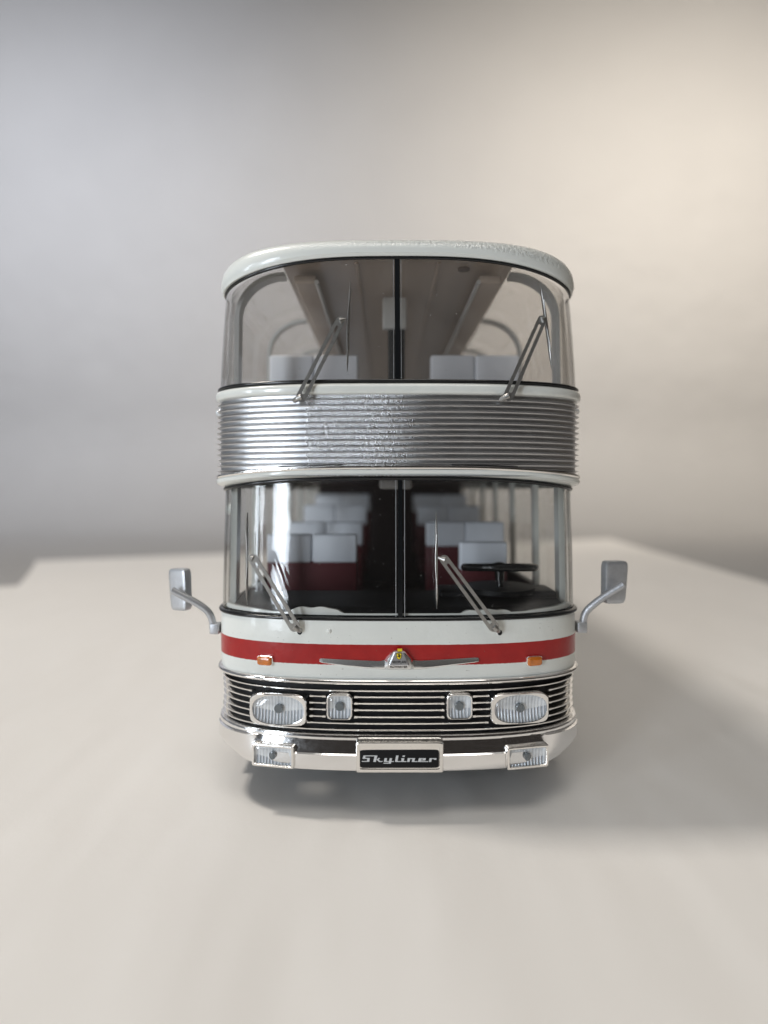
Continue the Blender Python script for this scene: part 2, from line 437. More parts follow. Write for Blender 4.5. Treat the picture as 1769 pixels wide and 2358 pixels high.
# upper hoops (pillars that bend into the roof) and side panes
def cove(t, inset=0.):
    return (22.9 + (11.35 - inset) * math.sin(t), 35.2 + (10.5 - inset) * math.cos(t))
for s_ in (-1, 1): MB().box(s_ * 8 - .35, s_ * 8 + .35, 12, L, 44.0, 44.5, .1).out('ceiling_strip', M['ceiling'], bus)
hoopY = [18.5 + 31.3 * k for k in range(10)]
for s_ in (-1, 1):
    for i, hy in enumerate(hoopY):
        w = 1.5 if i == 0 else .9
        path = [(33.2, 19.0), (33.1, 25), (33.0, 31)] + [cove(math.pi / 2 * (1 - k / 10), 1.3) for k in range(11)]
        rings = []
        for j, (x, z) in enumerate(path):
            q0 = path[max(j - 1, 0)]; q1 = path[min(j + 1, len(path) - 1)]
            t = V((q1[0] - q0[0], q1[1] - q0[1])).normalized(); n = V((-t.y, t.x))
            a = V((x, z)) + n * .9; b = V((x, z)) - n * -.05
            rings.append([(s_ * a.x, hy - w, a.y), (s_ * a.x, hy + w, a.y), (s_ * b.x, hy + w, b.y), (s_ * b.x, hy - w, b.y)])
        MB().loft(rings, True, True, True).out('side_pillar', M['trim_in'], bus, ang=30)
    for i in range(len(hoopY) - 1 + 1):
        ya = hoopY[i] - 1 if i else 17.3; yb = hoopY[i + 1] - 1.2 if i + 1 < len(hoopY) else L
        prof = [(34.6, 19.3), (34.5, 25), (34.35, 31)] + [cove(math.pi / 2 * (1 - k / 8)) for k in range(9)]
        MB().loft([[(s_ * x, ya + .2, z) for x, z in prof], [(s_ * x, yb - .2, z) for x, z in prof]]).out('upper_side_window', M['sideglass'], bus)
# lower side pillars and windows
lowY = [14.5] + [36 + 24 * k for k in range(11)]
for s_ in (-1, 1):
    for i, hy in enumerate(lowY):
        w = 1.45 if i == 0 else 1.0
        x = 32.2 if i == 0 else 33.0
        mb = MB()
        prof = [(x + .7, -22.4), (x + .5, -8), (x + .35, 3)]
        mb.loft([[(s_ * (q - 1.2), hy - w, z), (s_ * q, hy - w, z), (s_ * q, hy + w, z), (s_ * (q - 1.2), hy + w, z)] for q, z in prof], True, True, True)
        mb.out('lower_side_pillar', M['white'], bus, smooth=False)
        if i + 1 < len(lowY):
            yb = lowY[i + 1]
            MB().loft([[(s_ * 33.9, hy + .2, -22.3), (s_ * 33.6, hy + .2, 2.6)], [(s_ * 33.9, yb - .2, -22.3), (s_ * 33.6, yb - .2, 2.6)]]).out('lower_side_window', M['sideglass'], bus)
# rear wall
mb = MB(); mb.box(-34.1, 34.1, L, L + 2, -49, -22)
mb.box(-34.1, 34.1, L, L + 2, 2, 19); mb.box(-30, 30, L, L + 1.9, 38, 46)
for x0, x1 in ((-34, -30), (30, 34)): mb.box(x0, x1, L, L + 1.9, -22, 2); mb.box(x0, x1, L, L + 1.9, 19, 38)
mb.out('rear_wall', M['white'], bus, smooth=False)
# decks and interior shell
MB().loft([ring(33.0, 2.6, 3.1), ring(33.0, 2.6, 4.3)], True, True, True).out('lower_ceiling', M['lowdark'], bus, smooth=False)
MB().box(-33.2, 33.2, 10, L, 6, 7).out('upper_floor', M['seatback'], bus, smooth=False)
MB().box(-33, 33, 14, L, -41, -40).out('lower_floor', M['lowdark'], bus, smooth=False)
MB().box(-31, 31, 150, 152, -40, 3).out('partition', M['lowdark'], bus, smooth=False)
for s_ in (-1, 1): MB().box(s_ * 33.4 - .3, s_ * 33.4 + .3, 16, L, -40, -22.6).out('inner_side_wall', M['lowdark'], bus, smooth=False)
# dashboard following the front plan
mb = MB(); xs = [k * 31.0 / 20 for k in range(-20, 21)]
def dash(off, z, yback=None): return [(x, (yplan(x, 33.6, 1.2) + off) if yback is None else yback, z) for x in xs]
mb.loft([dash(.6, -33), dash(.6, -21.9), dash(1.4, -21.3), dash(4, -21.0), [(x, max(yplan(x, 33.6, 1.2) + 5, 17), -20.2) for x in xs],
         [(x, max(yplan(x, 33.6, 1.2) + 6, 19), -20.6) for x in xs], [(x, 24, -33) for x in xs]])
mb.out('dashboard', M['matblack'], bus)
mb = MB()
mb.box(8, 31, 12, 20, -21.5, -19.4, .8)
mb.tube([(20.5, 16, -20.0), (20.5, 16, -19.1)], 7.0, 28)
mb.out('instrument_binnacle', M['matblack'], bus)
# cream inner ledge along the bottom of the windscreen
a = []; b = []; c_ = []; n = 120
for k in range(n + 1):
    x = -32.6 + 65.2 * k / n; y = yplan(x, 33.9, 1.5)
    bumpf = lambda c, w: max(0, 1 - ((x - c) / w) ** 4) if abs(x - c) < w else 0
    f = .3 + 1.0 * bumpf(-15, 5.0) + .55 * bumpf(15.5, 4.6) + .5 * max(0, (abs(x) - 23) / 9.6) ** .6 * (abs(x) > 23) + .12 * math.sin(x * 1.7) * (bumpf(-15, 5) + bumpf(15.5, 4.6))
    a.append((x, y + .15, -21.95)); b.append((x, y + .25, -21.95 + f)); c_.append((x * .985, y + 1.3, -21.95 + f * .9))
MB().loft([a, b, c_]).out('inner_ledge', M['white'], bus)
# steering wheel
sw = empty('steering_wheel', (20.4, 15.5, -15.6), bus)
tilt = Matrix.Rotation(math.radians(-7), 3, 'X')
def ringpts(r, n=40): return [V((20.4, 15.5, -15.3)) + tilt @ V((r * math.cos(2 * math.pi * k / n), r * math.sin(2 * math.pi * k / n), 0)) for k in range(n)]
mb = MB(); R, rr = 6.9, .78; n1, n2 = 44, 10; vs = []; fs = []
for i in range(n1):
    a = 2 * math.pi * i / n1
    for j in range(n2):
        b = 2 * math.pi * j / n2
        vs.append(V((20.4, 15.5, -15.3)) + tilt @ V(((R + rr * math.cos(b)) * math.cos(a), (R + rr * math.cos(b)) * math.sin(a), rr * math.sin(b))))
        fs.append((i * n2 + j, ((i + 1) % n1) * n2 + j, ((i + 1) % n1) * n2 + (j + 1) % n2, i * n2 + (j + 1) % n2))
mb.add(vs, fs); mb.out('rim', M['black'], sw)
mb = MB(); c = V((20.4, 15.5, -15.3))
mb.tube([c + V((0, 0, -.5)), c + V((0, 0, .8)), c + V((0, 0, 1.0))], [1.4, 1.2, .6], 16)
for a in (0, math.pi): mb.tube([c, c + tilt @ V((math.cos(a) * 6.8, math.sin(a) * 6.8, 0))], .42, 8)
mb.out('hub', M['black'], sw)
MB().tube([c + V((0, 0, -.4)), c + V((0, -.2, -2.6)), c + V((0, -.3, -2.7)), c + V((0, -1.0, -7))], [1.0, .9, .6, .55], 14).out('steering_column', M['black'], sw)

# --- seats
def seat(x, y, ztop, w, n, cover_h, master=None):
    """bench of n places: back, cushion, and a pale head cover with one panel per place; built at its own origin"""
    r = empty('seat', (x, y, ztop), bus)
    if master:
        for ch in master.children:
            c = ch.copy(); COL.objects.link(c); c.parent = r
        return r
    hw = w / 2
    mb = MB(); mb.box(-hw, hw, 0, 2.6, -21, -cover_h + .4, .6, xf=lambda v: v + V((x, y, ztop)))
    mb.out('backrest', M['seat'], r)
    MB().box(-hw, hw, -8, .4, -21, -17.5, .7, xf=lambda v: v + V((x, y, ztop))).out('cushion', M['seat'], r)
    mb = MB(); pw_ = w / n
    for k in range(n):
        x0 = -hw + k * pw_ + .06; x1 = x0 + pw_ - .12
        mb.box(x0, x1, -.35, 2.2, -cover_h, 0, .55, xf=lambda v: v + V((x, y, ztop)))
    mb.out('head_cover', M['cover'], r)
    mb = MB(); mb.box(-hw + .1, hw - .1, 2.25, 3.3, -20, -.6, .4, xf=lambda v: v + V((x, y, ztop))); mb.out('seat_shell', M['seatback'], r)
    return r
m1 = seat(-18.7, 32, 31.0, 20.4, 2, 11.0)
for k in range(8):
    for s_ in (-1, 1):
        if k == 0 and s_ < 0: continue
        seat(s_ * 18.7 - (0 if s_ < 0 else .6), 32 + 31 * k, 31.0, 20.4, 2, 11.0, m1)
m2 = seat(-18.9, 30, -9.8, 20.4, 2, 6.4)
for (x, y, z) in ((-18.6, 58, -8.6), (-18.4, 86, -4.6), (-18.0, 112, -1.2), (18.4, 50, -8.1), (18.4, 88, -4.8), (18.4, 116, -1.5)):
    seat(x, y, z, 20.4, 2, 6.4, m2)
seat(19.2, 27, -11.3, 10.6, 1, 6.2)
# small screen on a post in the upper aisle, rear-view mirror in the lower cab
ud = empty('aisle_screen', (-.4, 30, 24), bus)
MB().box(-3.0, 2.4, 29, 31, 36.2, 43.4, .5).out('screen_case', M['trim_in'], ud)
MB().box(-1.8, 2.0, 29.5, 31.5, 10, 36.3, .4).out('screen_post', M['matblack'], ud)
MB().box(-3.7, 3.2, 20, 21.5, .3, 2.6, .7).out('cab_mirror', M['seatback'], bus)

# --- grille
gw = 33.75
def gpinch(z): return -.35 * math.sin(math.pi * min(1, max(0, (z + 43) / 10)))
rows = [(gw - .55 + gpinch(z), .75, z, 0, 3) for z in (-32.6, -34, -36, -38, -40, -42, -43.6)]
grille = shell(rows, ymax=60).out('grille', M['matblack'], bus)
# top lip of the grille
rows = []
for k in range(9):
    a = -math.pi / 2 + math.pi * k / 8
    rows.append((34.05 + .62 * math.cos(a), .35 - .62 * math.cos(a), -33.25 + .5 * math.sin(a), 0, 3))
shell(rows, ymax=60).out('grille_trim', M['chrome'], bus)
rp = [(-.6, -.20), (.22, -.20), (.40, -.15), (.46, -.06), (.45, .07), (.30, .15), (-.6, .18)]
def gz(py): return at(884, py, .2)[1]
mb = MB()
allp = [1590, 1604, 1619, 1634, 1650, 1665, 1680, 1694]
def X_of(px): return onp(px, 1630, gw)[0]
segs_mid = [(X_of(820), X_of(1019)), (X_of(718), X_of(747)), (X_of(1092), X_of(1122))]
for py in allp:
    z = gz(py); W = gw - .15 + gpinch(z)
    if py in (1604, 1619, 1634, 1650): segs = segs_mid + [(-W, X_of(579)), (X_of(1265), W)]
    elif py == 1665: segs = [(X_of(712), X_of(1120)), (-W, X_of(581)), (X_of(1262), W)]
    else: segs = [(-W, W)]
    for a, b in segs:
        q = swept(a, b, W, .25, z, rp, 90 if b - a > 30 else 24); mb.add(q.v, q.f)
        for xe, sg in ((a, -1), (b, 1)):
            if abs(xe) < W - 1:      # small swelling at the rib ends
                q = swept(xe - .3, xe + .3, W, .25, z, [(o_ * 1.12, d_ * 1.25) for o_, d_ in rp], 3); mb.add(q.v, q.f)
    # ribs run back along the sides
    if len(segs) > 0:
        for s_ in (-1, 1): mb.tube([(s_ * (W - .1), 14.2, z), (s_ * (W - .1), 60, z)], .3, 8)
mb.out('grille_ribs', M['chrome'], grille, ang=50)

# --- lamps
def lamp(name, lab, pxc, pyc, hw, hh, ex, bez, bex, turn, lift, W=gw, y0=0., bulb=1.0, lens_dome=.45, bz_off=(0, 0), bulboff=(0, 0)):
    X, Y, Z = onp(pxc, pyc, W, y0, .3)
    fr = frame(X, Y, Z, W, y0, turn)
    r = empty(name, (X, Y, Z), bus)
    bw, bh = hw + bez, hh + bez * (.62 if name == 'headlight' else 1)
    bx, bzz = bz_off
    fb = lambda u, v, w: fr(u + bx, v + bzz, w)
    mb = MB()
    outer = lambda i, h: [fb(u, v, h) for u, v in sup(bw - i, bh - i, bex, 48)]
    inner = lambda i, h: [fr(u, v, h) for u, v in sup(hw - i, hh - i, ex, 48)]
    mb.loft([outer(-.1, -2.4), outer(-.05, lift - .5), outer(.0, lift - .15), outer(.12, lift), inner(-.16, lift + .02), inner(-.04, lift - .02), inner(.0, lift - .5)], True)
    mb.out('bezel', M['chrome'], r, ang=32)
    se_loft(fr, hw + .02, hh + .02, ex, [(0, lift - .2), (.25, lift - .45), (hh * .5, lift - .75), (hh * .8, lift - .85)], 48).out('reflector', M['flute'], r)
    fbul = lambda u, v, w: fr(u + bulboff[0], v + bulboff[1], w)
    se_loft(fbul, bulb, bulb, 2, [(0, lift - .9), (0, lift - .3), (.12, lift - .2), (bulb * .5, lift - .22)], 24).out('bulb', M['bulb'], r)
    se_loft(fr, hw, hh, ex, [(0, lift - .15), (.12, lift - .02), (.5, lift + lens_dome * .5), (1.1, lift + lens_dome * .85), (hh * .85, lift + lens_dome)], 48).out('lens', M['lens'], r)
    return r
lamp('headlight', 0, 643.5, 1631, 4.6, 2.44, 2.5, .52, 5, .55, .88, bulb=.78, bz_off=(-.05, 0), bulboff=(0, .1))
lamp('headlight', 0, 1196, 1628, 4.7, 2.38, 2.5, .54, 5, .55, .88, bulb=.78, bz_off=(-.15, 0))
lamp('driving_light', 0, 782.5, 1626, 1.95, 1.92, 5, .34, 5, .8, .60, bulb=.75, lens_dome=.25)
lamp('driving_light', 0, 1057.5, 1625, 1.95, 1.92, 5, .34, 5, .8, .60, bulb=.75, lens_dome=.25)

# --- bumper with bracket, plate and fog lamps
bw_, by0 = 34.1, .1
prof = [(-1.4, -42.0), (.2, -42.15), (.5, -42.3), (.62, -42.6), (.62, -42.95), (.5, -43.1), (.55, -43.25), (1.12, -45.2), (1.34, -45.4), (1.42, -46.4), (1.40, -47.6), (1.2, -48.0), (.8, -48.15), (-1.5, -48.2)]
rings = []
for off, z in prof:
    W = bw_ + min(0, off) * .5 + max(0, off) * .12; dz = 0
    r = ring(W, by0 - off, z, 0, 3, ymax=60.)
    # the lower edge tucks in and lifts towards the corners
    rr2 = []
    for (x, y, zz) in r:
        t = abs(x) / W
        if -45.3 < z < -43.05: y -= (1.36 - off) * min(1, max(0, (t - .70) / .08))
        lift = .8 * max(0, (t - .62) / .38) ** 2 * max(0, (-44.5 - zz) / 3.3)
        tuck = 2.6 * max(0, (-45.2 - zz) / 2.6) ** 1.8 * max(0, (t - .7) / .3) ** 1.5
        rr2.append((x - math.copysign(tuck, x), y, zz + lift))
    rings.append(rr2)
bumper = MB().loft(rings).out('bumper', M['bumper'], bus, ang=28)
# number-plate bracket
pbk = empty('plate_bracket', (.1, -2, -45), bus)
def pl(u, v, w): return V((.08 + u, -1.6 - w, -44.95 + v))
c0 = at(921, 1746, -2.4)
def pl(u, v, w): return V((c0[0] + u, -1.9 - w, c0[1] + v))
hw2, hh2 = 7.4, 2.62
se_loft(pl, hw2, hh2, 26, [(-.05, -1.6), (0, .15), (.06, .28), (.2, .38), (.62, .36), (.66, .26), (.7, .24)], 96).out('bracket', M['chrome_worn'], pbk, ang=25)
c1 = at(920, 1748.5, -2.3); plate_f = lambda u, v, w: V((c1[0] + u, -2.16 - w, c1[1] + v))
se_loft(plate_f, 6.72, 1.50, 14, [(0, -.1), (0, .07), (.08, .1)], 96).out('name_plate', M['matblack'], pbk, ang=25)
# lettering (letter polygons in the proportions of the plate's script)
def q(*a): return [a[i:i + 2] for i in range(0, len(a), 2)]
LET = [q(262, 345, 480, 345, 477, 358, 260, 358), q(257, 346, 292, 346, 284, 396, 243, 396), q(244, 384, 357, 384, 354, 398, 242, 398),
       q(319, 385, 358, 385, 349, 445, 310, 445), q(232, 433, 350, 433, 348, 446, 230, 446),
       q(437, 346, 478, 346, 455, 447, 412, 447), q(462, 412, 505, 382, 522, 392, 484, 418), q(464, 408, 492, 406, 524, 434, 524, 447, 504, 447), q(512, 434, 562, 434, 560, 447, 510, 447),
       q(592, 388, 632, 388, 624, 446, 582, 446), q(582, 434, 742, 434, 740, 446, 580, 446), q(675, 388, 713, 388, 694, 473, 654, 473), q(577, 461, 690, 461, 688, 474, 574, 474),
       q(778, 345, 816, 345, 798, 446, 757, 446), q(790, 435, 856, 435, 854, 447, 788, 447),
       q(882, 345, 920, 345, 915, 366, 877, 366), q(868, 388, 908, 388, 896, 446, 855, 446), q(860, 388, 906, 388, 905, 399, 858, 399), q(890, 435, 942, 435, 940, 447, 888, 447),
       q(965, 388, 1003, 388, 991, 446, 950, 446), q(962, 387, 1080, 387, 1078, 400, 960, 400), q(1040, 388, 1078, 388, 1064, 446, 1024, 446), q(1060, 435, 1116, 435, 1114, 447, 1058, 447),
       q(1140, 388, 1178, 388, 1166, 446, 1125, 446), q(1142, 387, 1252, 387, 1250, 400, 1140, 400), q(1212, 388, 1251, 388, 1244, 422, 1206, 422), q(1160, 411, 1244, 411, 1242, 423, 1158, 423), q(1124, 435, 1287, 435, 1285, 447, 1122, 447),
       q(1310, 388, 1348, 388, 1336, 446, 1296, 446), q(1310, 387, 1421, 387, 1419, 400, 1308, 400), q(1382, 388, 1421, 388, 1416, 412, 1378, 412)]
mb = MB()
for i, poly in enumerate(LET):
    pts = []
    for cx_, cy_ in poly:
        px_, py_ = 800 + cx_ / 6.9125, 1690 + cy_ / 6.9125
        X, Z = at(px_, py_, -2.3); pts.append((X, Z))
    h = .02 + .0015 * i; n = len(pts)
    a = [(x, -2.27, z) for x, z in pts]; b = [(x, -2.27 - h, z) for x, z in pts]
    mb.loft([a, b], True, False, True)
mb.out('lettering', M['letter'], pbk, smooth=False)
# fog lamps
def foglamp(pxc, pyc, dxb):
    W = bw_ - .55 + 1.0
    X, Y, Z = onp(pxc, pyc, W, by0 - 1.2)
    fr = frame(X, Y - .22, Z, W, by0 - 1.2, .8)
    r = empty('fog_light', (X, Y, Z), bus)
    hw, hh = 3.85, 1.98
    se_loft(fr, hw, hh, 18, [(-.02, -2.2), (0, .35), (.08, .5), (.2, .55), (.42, .53), (.50, .40), (.50, .1)], 96, cap=False).out('bezel', M['chrome_worn'], r, ang=30)
    se_loft(fr, hw - .45, hh - .45, 14, [(0, .15), (.3, .0), (.8, -.1)], 80).out('reflector', M['flute'], r)
    fb = lambda u, v, w: fr(u + dxb, v + .05, w)
    se_loft(fb, .6, .72, 2, [(0, 0), (0, .34), (.1, .4)], 24).out('bulb', M['bulb'], r)
    se_loft(fr, hw - .48, hh - .48, 14, [(0, .32), (.12, .42), (.8, .46)], 80).out('lens', M['lens'], r)
foglamp(630.5, 1737.5, -.1); foglamp(1213, 1740, 0)
# turn signals
for pxc, pyc in ((612, 1520), (1229, 1521)):
    X, Y, Z = onp(pxc, pyc, pw + .12, py0 - .2); fr = frame(X, Y, Z, pw + .12, py0 - .2, .9)
    r = empty('turn_signal', (X, Y, Z), bus)
    se_loft(fr, 1.54, .93, 5, [(0, -.6), (0, .3), (.06, .4), (.2, .42)], 40).out('signal_base', M['chrome_worn'], r)
    se_loft(fr, 1.40, .80, 5, [(0, .36), (.02, .6), (.14, .75), (.4, .82), (.7, .82)], 40).out('signal_lens', M['orange'], r)
# --- winged emblem
em = empty('emblem', (0, -1, -29), bus)
def emX(px, py): return onp(px, py, pw + .15, py0 - .2)
# wing cross-sections along x: (px, top, bottom)
secs = [(736.5, 1517, 1523), (738.5, 1515.3, 1525), (745, 1515.2, 1526.8), (790, 1517.8, 1533), (840, 1519.6, 1538.5), (872, 1521, 1541), (886, 1519, 1541.5), (893, 1510, 1541.5), (904, 1497.5, 1541.5), (908, 1495.5, 1541.5),
        (930, 1495.5, 1541.5), (934, 1497.5, 1541.5), (946, 1510, 1541.5), (953, 1519, 1541.5), (968, 1520, 1541), (1000, 1518.6, 1537.5), (1045, 1516, 1531.5), (1092, 1513.3, 1525.6), (1100, 1513.3, 1524), (1102.5, 1515, 1522)]
rings = []
for px_, t_, b_ in secs:
    X, Y, Zt = emX(px_, t_); _, _, Zb = emX(px_, b_); zm = Zb + (Zt - Zb) * .55
    inner = abs(px_ - 919) < 30; h = .95 if inner else .22 + .38 * min(1, (Zt - Zb) / 1.6)
    if inner: ys = [(.3, Zt), (-h * .75, Zt - .12), (-h, Zt - .3), (-h - .25, zm), (-h - .25, Zb + .45), (-h * .9, Zb + .2), (.3, Zb)]
    else: r_ = Zt - Zb; ys = [(.3, Zt), (-h * .35, Zt - .04), (-h * .72, Zt - r_ * .35), (-h * 1.08, Zb + r_ * .26), (-h * 1.0, Zb + r_ * .16), (-h * .4, Zb + .05), (.3, Zb)]
    rings.append([(X, Y + dy, z) for dy, z in ys])
MB().loft(rings, False).out('wings', M['wing'], em, ang=36)
# raised triangular face
tri = [at(908.5, 1500, -.9), at(930, 1500, -.9), at(943, 1532, -.9), at(895.5, 1532, -.9)]
cxm = sum(a for a, b in tri) / 4; czm = sum(b for a, b in tri) / 4
yy = yplan(0, pw, py0) - .2
TH = lambda z: 1.62 - .10 * (z - tri[2][1])
rr = [[(cxm + (a - cxm) * s_, yy - (TH(b) + h), czm + (b - czm) * s_) for a, b in tri] for s_, h in ((1.0, -.6), (.97, -.08), (.88, 0))]
MB().loft(rr, True, False, True).out('badge_face', M['satin'], em, smooth=False)
bf = lambda px_, py_, h: (at(px_, py_, -1.3)[0], yy - TH(at(px_, py_, -1.3)[1]) - .06 - h, at(px_, py_, -1.3)[1])
def prism(poly, h0, h1, mat, name, parent):
    a = [bf(x, y, h0) for x, y in poly]; b = [bf(x, y, h1) for x, y in poly]
    return MB().loft([a, b], True, False, True).out(name, mat, parent, smooth=False)
sh = [(913, 1504.5), (925, 1504.5), (925.2, 1511), (924.3, 1515), (922, 1517.8), (919, 1519), (916, 1517.8), (913.8, 1515), (912.8, 1511)]
prism(sh, 0, .04, M['ink'], 'shield_border', em)
prism([(919 + (x - 919) * .86, 1511.5 + (y - 1511.5) * .88) for x, y in sh], .02, .07, M['yellow'], 'shield', em)
horse = [(917.2, 1506.4), (919.2, 1505.8), (920.6, 1506.8), (920.8, 1509.0), (921.8, 1510.0), (923.4, 1509.4), (923.2, 1510.8), (921.6, 1511.8), (921.4, 1513.4), (920.2, 1515.6), (919.4, 1515.0),
         (919.8, 1513.2), (918.2, 1512.4), (916.6, 1513.4), (915.8, 1512.2), (914.6, 1512.0), (914.8, 1511.0), (917.0, 1510.8), (918.2, 1509.4), (916.8, 1508.6)]
prism(horse, .06, .10, M['ink'], 'shield_mark', em)
prism([(915.5, 1496.3), (926.5, 1496.0), (926.0, 1500.4), (916.2, 1500.6)], -.55, .05, M['yellow'], 'yellow_tab', em)
X, Z = at(918.8, 1525.5, -1.5); f1 = lambda u, v, w: V((X + u, yy - TH(Z + v) - .06 - w, Z + v))
text_mesh('NEOPLAN', .43, f1, 'lettering', M['ink'], em, h=.02, width=2.45, bold=.01)
X2, Z2 = at(918.3, 1536.8, -1.3); f2 = lambda u, v, w: V((X2 + u, yy - 1.26 - w, Z2 + v))
text_mesh('AUWARTER', .46, f2, 'lettering', M['ink'], em, h=.02, width=3.05, bold=.02)

# --- wiper holes, panel pimple
for pxc, pyc in ((690.5, 1455), (1151, 1456.5)):
    X, Y, Z = onp(pxc, pyc, pw + .12, py0 - .15); fr = frame(X, Y, Z, pw, py0)
    se_loft(fr, .66, .72, 2, [(0, .02), (.14, .1), (.22, .09)], 24, cap=False).out('wiper_hole_rim', M['white'], bus)
    se_loft(fr, .48, .54, 2, [(0, .04), (.1, .045)], 24).out('wiper_hole', M['matblack'], bus)
X, Y, Z = onp(758, 1453.5, pw + .12, py0 - .15); fr = frame(X, Y, Z, pw, py0)
se_loft(fr, .5, .5, 2, [(0, -.02), (.1, .1), (.25, .2), (.4, .24)], 20).out('panel_stud', M['white'], bus)

# --- wipers
def stad(p0, p1, r0, r1, n=12):
    d = (p1 - p0).normalized(); n_ = V((-d.y, d.x)); out = []
    for k in range(n + 1):
        a = math.pi * k / n; out.append(p0 + (n_ * math.cos(a) - d * math.sin(a)) * r0)
    for k in range(n + 1):
        a = math.pi * k / n; out.append(p1 + (-n_ * math.cos(a) + d * math.sin(a)) * r1)
    return out
def wiper(base, foot, top, tip, b0, b1, Yb, Yt, Yg, hookdir, r=.92):
    """base = pivot, foot/top = ends of the slotted arm, tip = blade joint, b0/b1 = blade ends (photo pixels); Yb/Yt arm depth low/high"""
    w = empty('wiper', (*[at(*base, Yb)[0]], Yb, at(*base, Yb)[1]), bus)
    P0 = V(at(*foot, Yb)); P1 = V(at(*top, Yt)); d = (P1 - P0).normalized(); ln = (P1 - P0).length
    def y_at(pt): t = max(-.1, min(1.1, (V(pt) - P0).dot(d) / ln)); return Yb + (Yt - Yb) * t
    outer = stad(P0, P1, r, r * .86); inner = stad(P0 + d * .9, P1 - d * 1.1, r * .33, r * .26)
    th = .28
    o1 = [(x, y_at((x, z)), z) for x, z in outer]; i1 = [(x, y_at((x, z)), z) for x, z in inner]
    o2 = [(x, y + th, z) for x, y, z in o1]; i2 = [(x, y + th, z) for x, y, z in i1]
    mb = MB(); mb.loft([i1, o1, o2, i2, i1], True)
    # pivot
    X, Z = at(*base, Yb)
    mb.tube([(P0.x, Yb + .14, P0.y), ((P0.x + X) / 2, Yb + .2, (P0.y + Z) / 2), (X, Yb + .9, Z)], [.55, .5, .42], 12)
    mb.out('wiper_arm', M['wiper'], w, ang=30)
    T = V(at(*tip, Yt)); mb = MB()
    mb.tube([(P1.x, Yt + .14, P1.y), ((P1.x * .4 + T.x * .6), Yt + .14, P1.y * .4 + T.y * .6), (T.x, Yt + .3, T.y)], [.62, .36, .24], 10)
    mb.out('arm_joint', M['wiper'], w)
    A = V(at(*b0, Yg)); B = V(at(*b1, Yg)); mb = MB(); rings = []; n = 24
    for k in range(n + 1):
        t = k / n; c = A + (B - A) * t; wdt = .13 * min(1, 8 * t, 8 * (1 - t)) + .03
        dep = .25 + .65 * math.sin(math.pi * t) ** .6
        x, z = c.x, c.y; yb = Yg + .2
        rings.append([(x - wdt, yb, z), (x - wdt, yb - dep, z), (x - wdt * .2, yb - dep - .1, z), (x + wdt, yb - dep, z), (x + wdt, yb, z)])
    mb.loft(rings, True, True, True); mb.out('wiper_blade', M['wiper'], w, smooth=False)
    # second bow of the blade, bowed outwards at the joint
    mb = MB(); sgn = hookdir; pts = []
    for k in range(13):
        t = .22 + .56 * k / 12; c = A + (B - A) * t
        pts.append((c.x + sgn * .22 * math.sin(math.pi * k / 12), Yg - .95, c.y))
    mb.tube(pts, .11, 8); mb.out('blade_bow', M['wiper'], w)
wiper((690, 1455), (678, 1443), (582, 1286), (573, 1283), (570, 1180), (569, 1392), .0, -.3, 4.4, 1)
wiper((1150, 1456), (1137, 1443), (1024, 1289), (1009, 1284), (1004.5, 1180), (1006, 1402), -.5, -.8, .3, -1)
wiper((676, 921), (694, 914), (783, 739), (796, 734), (807, 648), (799.5, 856), -.6, 1.0, 2.4, -1)
wiper((1156, 919), (1172, 911), (1249, 736), (1259, 731), (1244, 650), (1271, 849), -.4, 1.4, 3.2, -1)

# --- door mirrors
def mirror(s_, blk, arm, head, hw, hh, yaw, roll, Ya=10.):
    r = empty('door_mirror', (*[at(*blk, Ya)[0]], Ya, at(*blk, Ya)[1]), bus)
    X, Z = at(*blk, Ya)
    mb = MB(); xi = s_ * 33.9
    mb.box(min(X, xi), max(X, xi), Ya - 1.0, Ya + 1.0, Z - 1.0, Z + 1.0, .2); mb.out('mirror_bracket', M['silver'], r)
    mb = MB(); pts = []
    ctrl = [V((at(*a, Ya)[0], Ya + dy, at(*a, Ya)[1])) for a, dy in arm]
    # smooth the polyline
    for i in range(len(ctrl) - 1):
        p0 = ctrl[max(i - 1, 0)]; p1 = ctrl[i]; p2 = ctrl[i + 1]; p3 = ctrl[min(i + 2, len(ctrl) - 1)]
        for k in range(6):
            t = k / 6; pts.append(.5 * ((2 * p1) + (p2 - p0) * t + (2 * p0 - 5 * p1 + 4 * p2 - p3) * t * t + (3 * p1 - p0 - 3 * p2 + p3) * t ** 3))
    pts.append(ctrl[-1]); mb.tube(pts, [.68 + .08 * math.sin(k) * 0 for k in range(len(pts))], 14); mb.out('mirror_arm', M['silver'], r)
    Xh, Zh = at(*head, Ya + .5)
    R_ = Matrix.Rotation(yaw, 3, 'Z') @ Matrix.Rotation(roll, 3, 'Y')
    fr = lambda u, v, w: V((Xh, Ya + .6, Zh)) + R_ @ V((u * (1 + .02 * v * 0) - (.03 * v if s_ < 0 else -.03 * v), -w, v))
    mb = MB(); mb.loft([[fr(u * (1 + .018 * v), v, h) for u, v in sup(hw - i, hh - i, 7, 48)] for i, h in ((.25, -1.5), (.0, -1.3), (0, .0), (.08, .2), (.3, .32), (.7, .36))], True, False, True)
    mb.out('mirror_housing', M['silver'], r, ang=30)
    se_loft(fr, hw - .2, hh - .2, 7, [(0, -1.48), (.2, -1.50)], 48).out('mirror_glass', M['chrome'], r)
mirror(-1, (486, 1446), [((491, 1447), 0), ((489, 1428), -.1), ((480, 1408), -.3), ((456, 1388), -.6), ((402, 1356), -1.4)], (410, 1358), 2.15, 4.0, math.radians(-28), math.radians(-2))
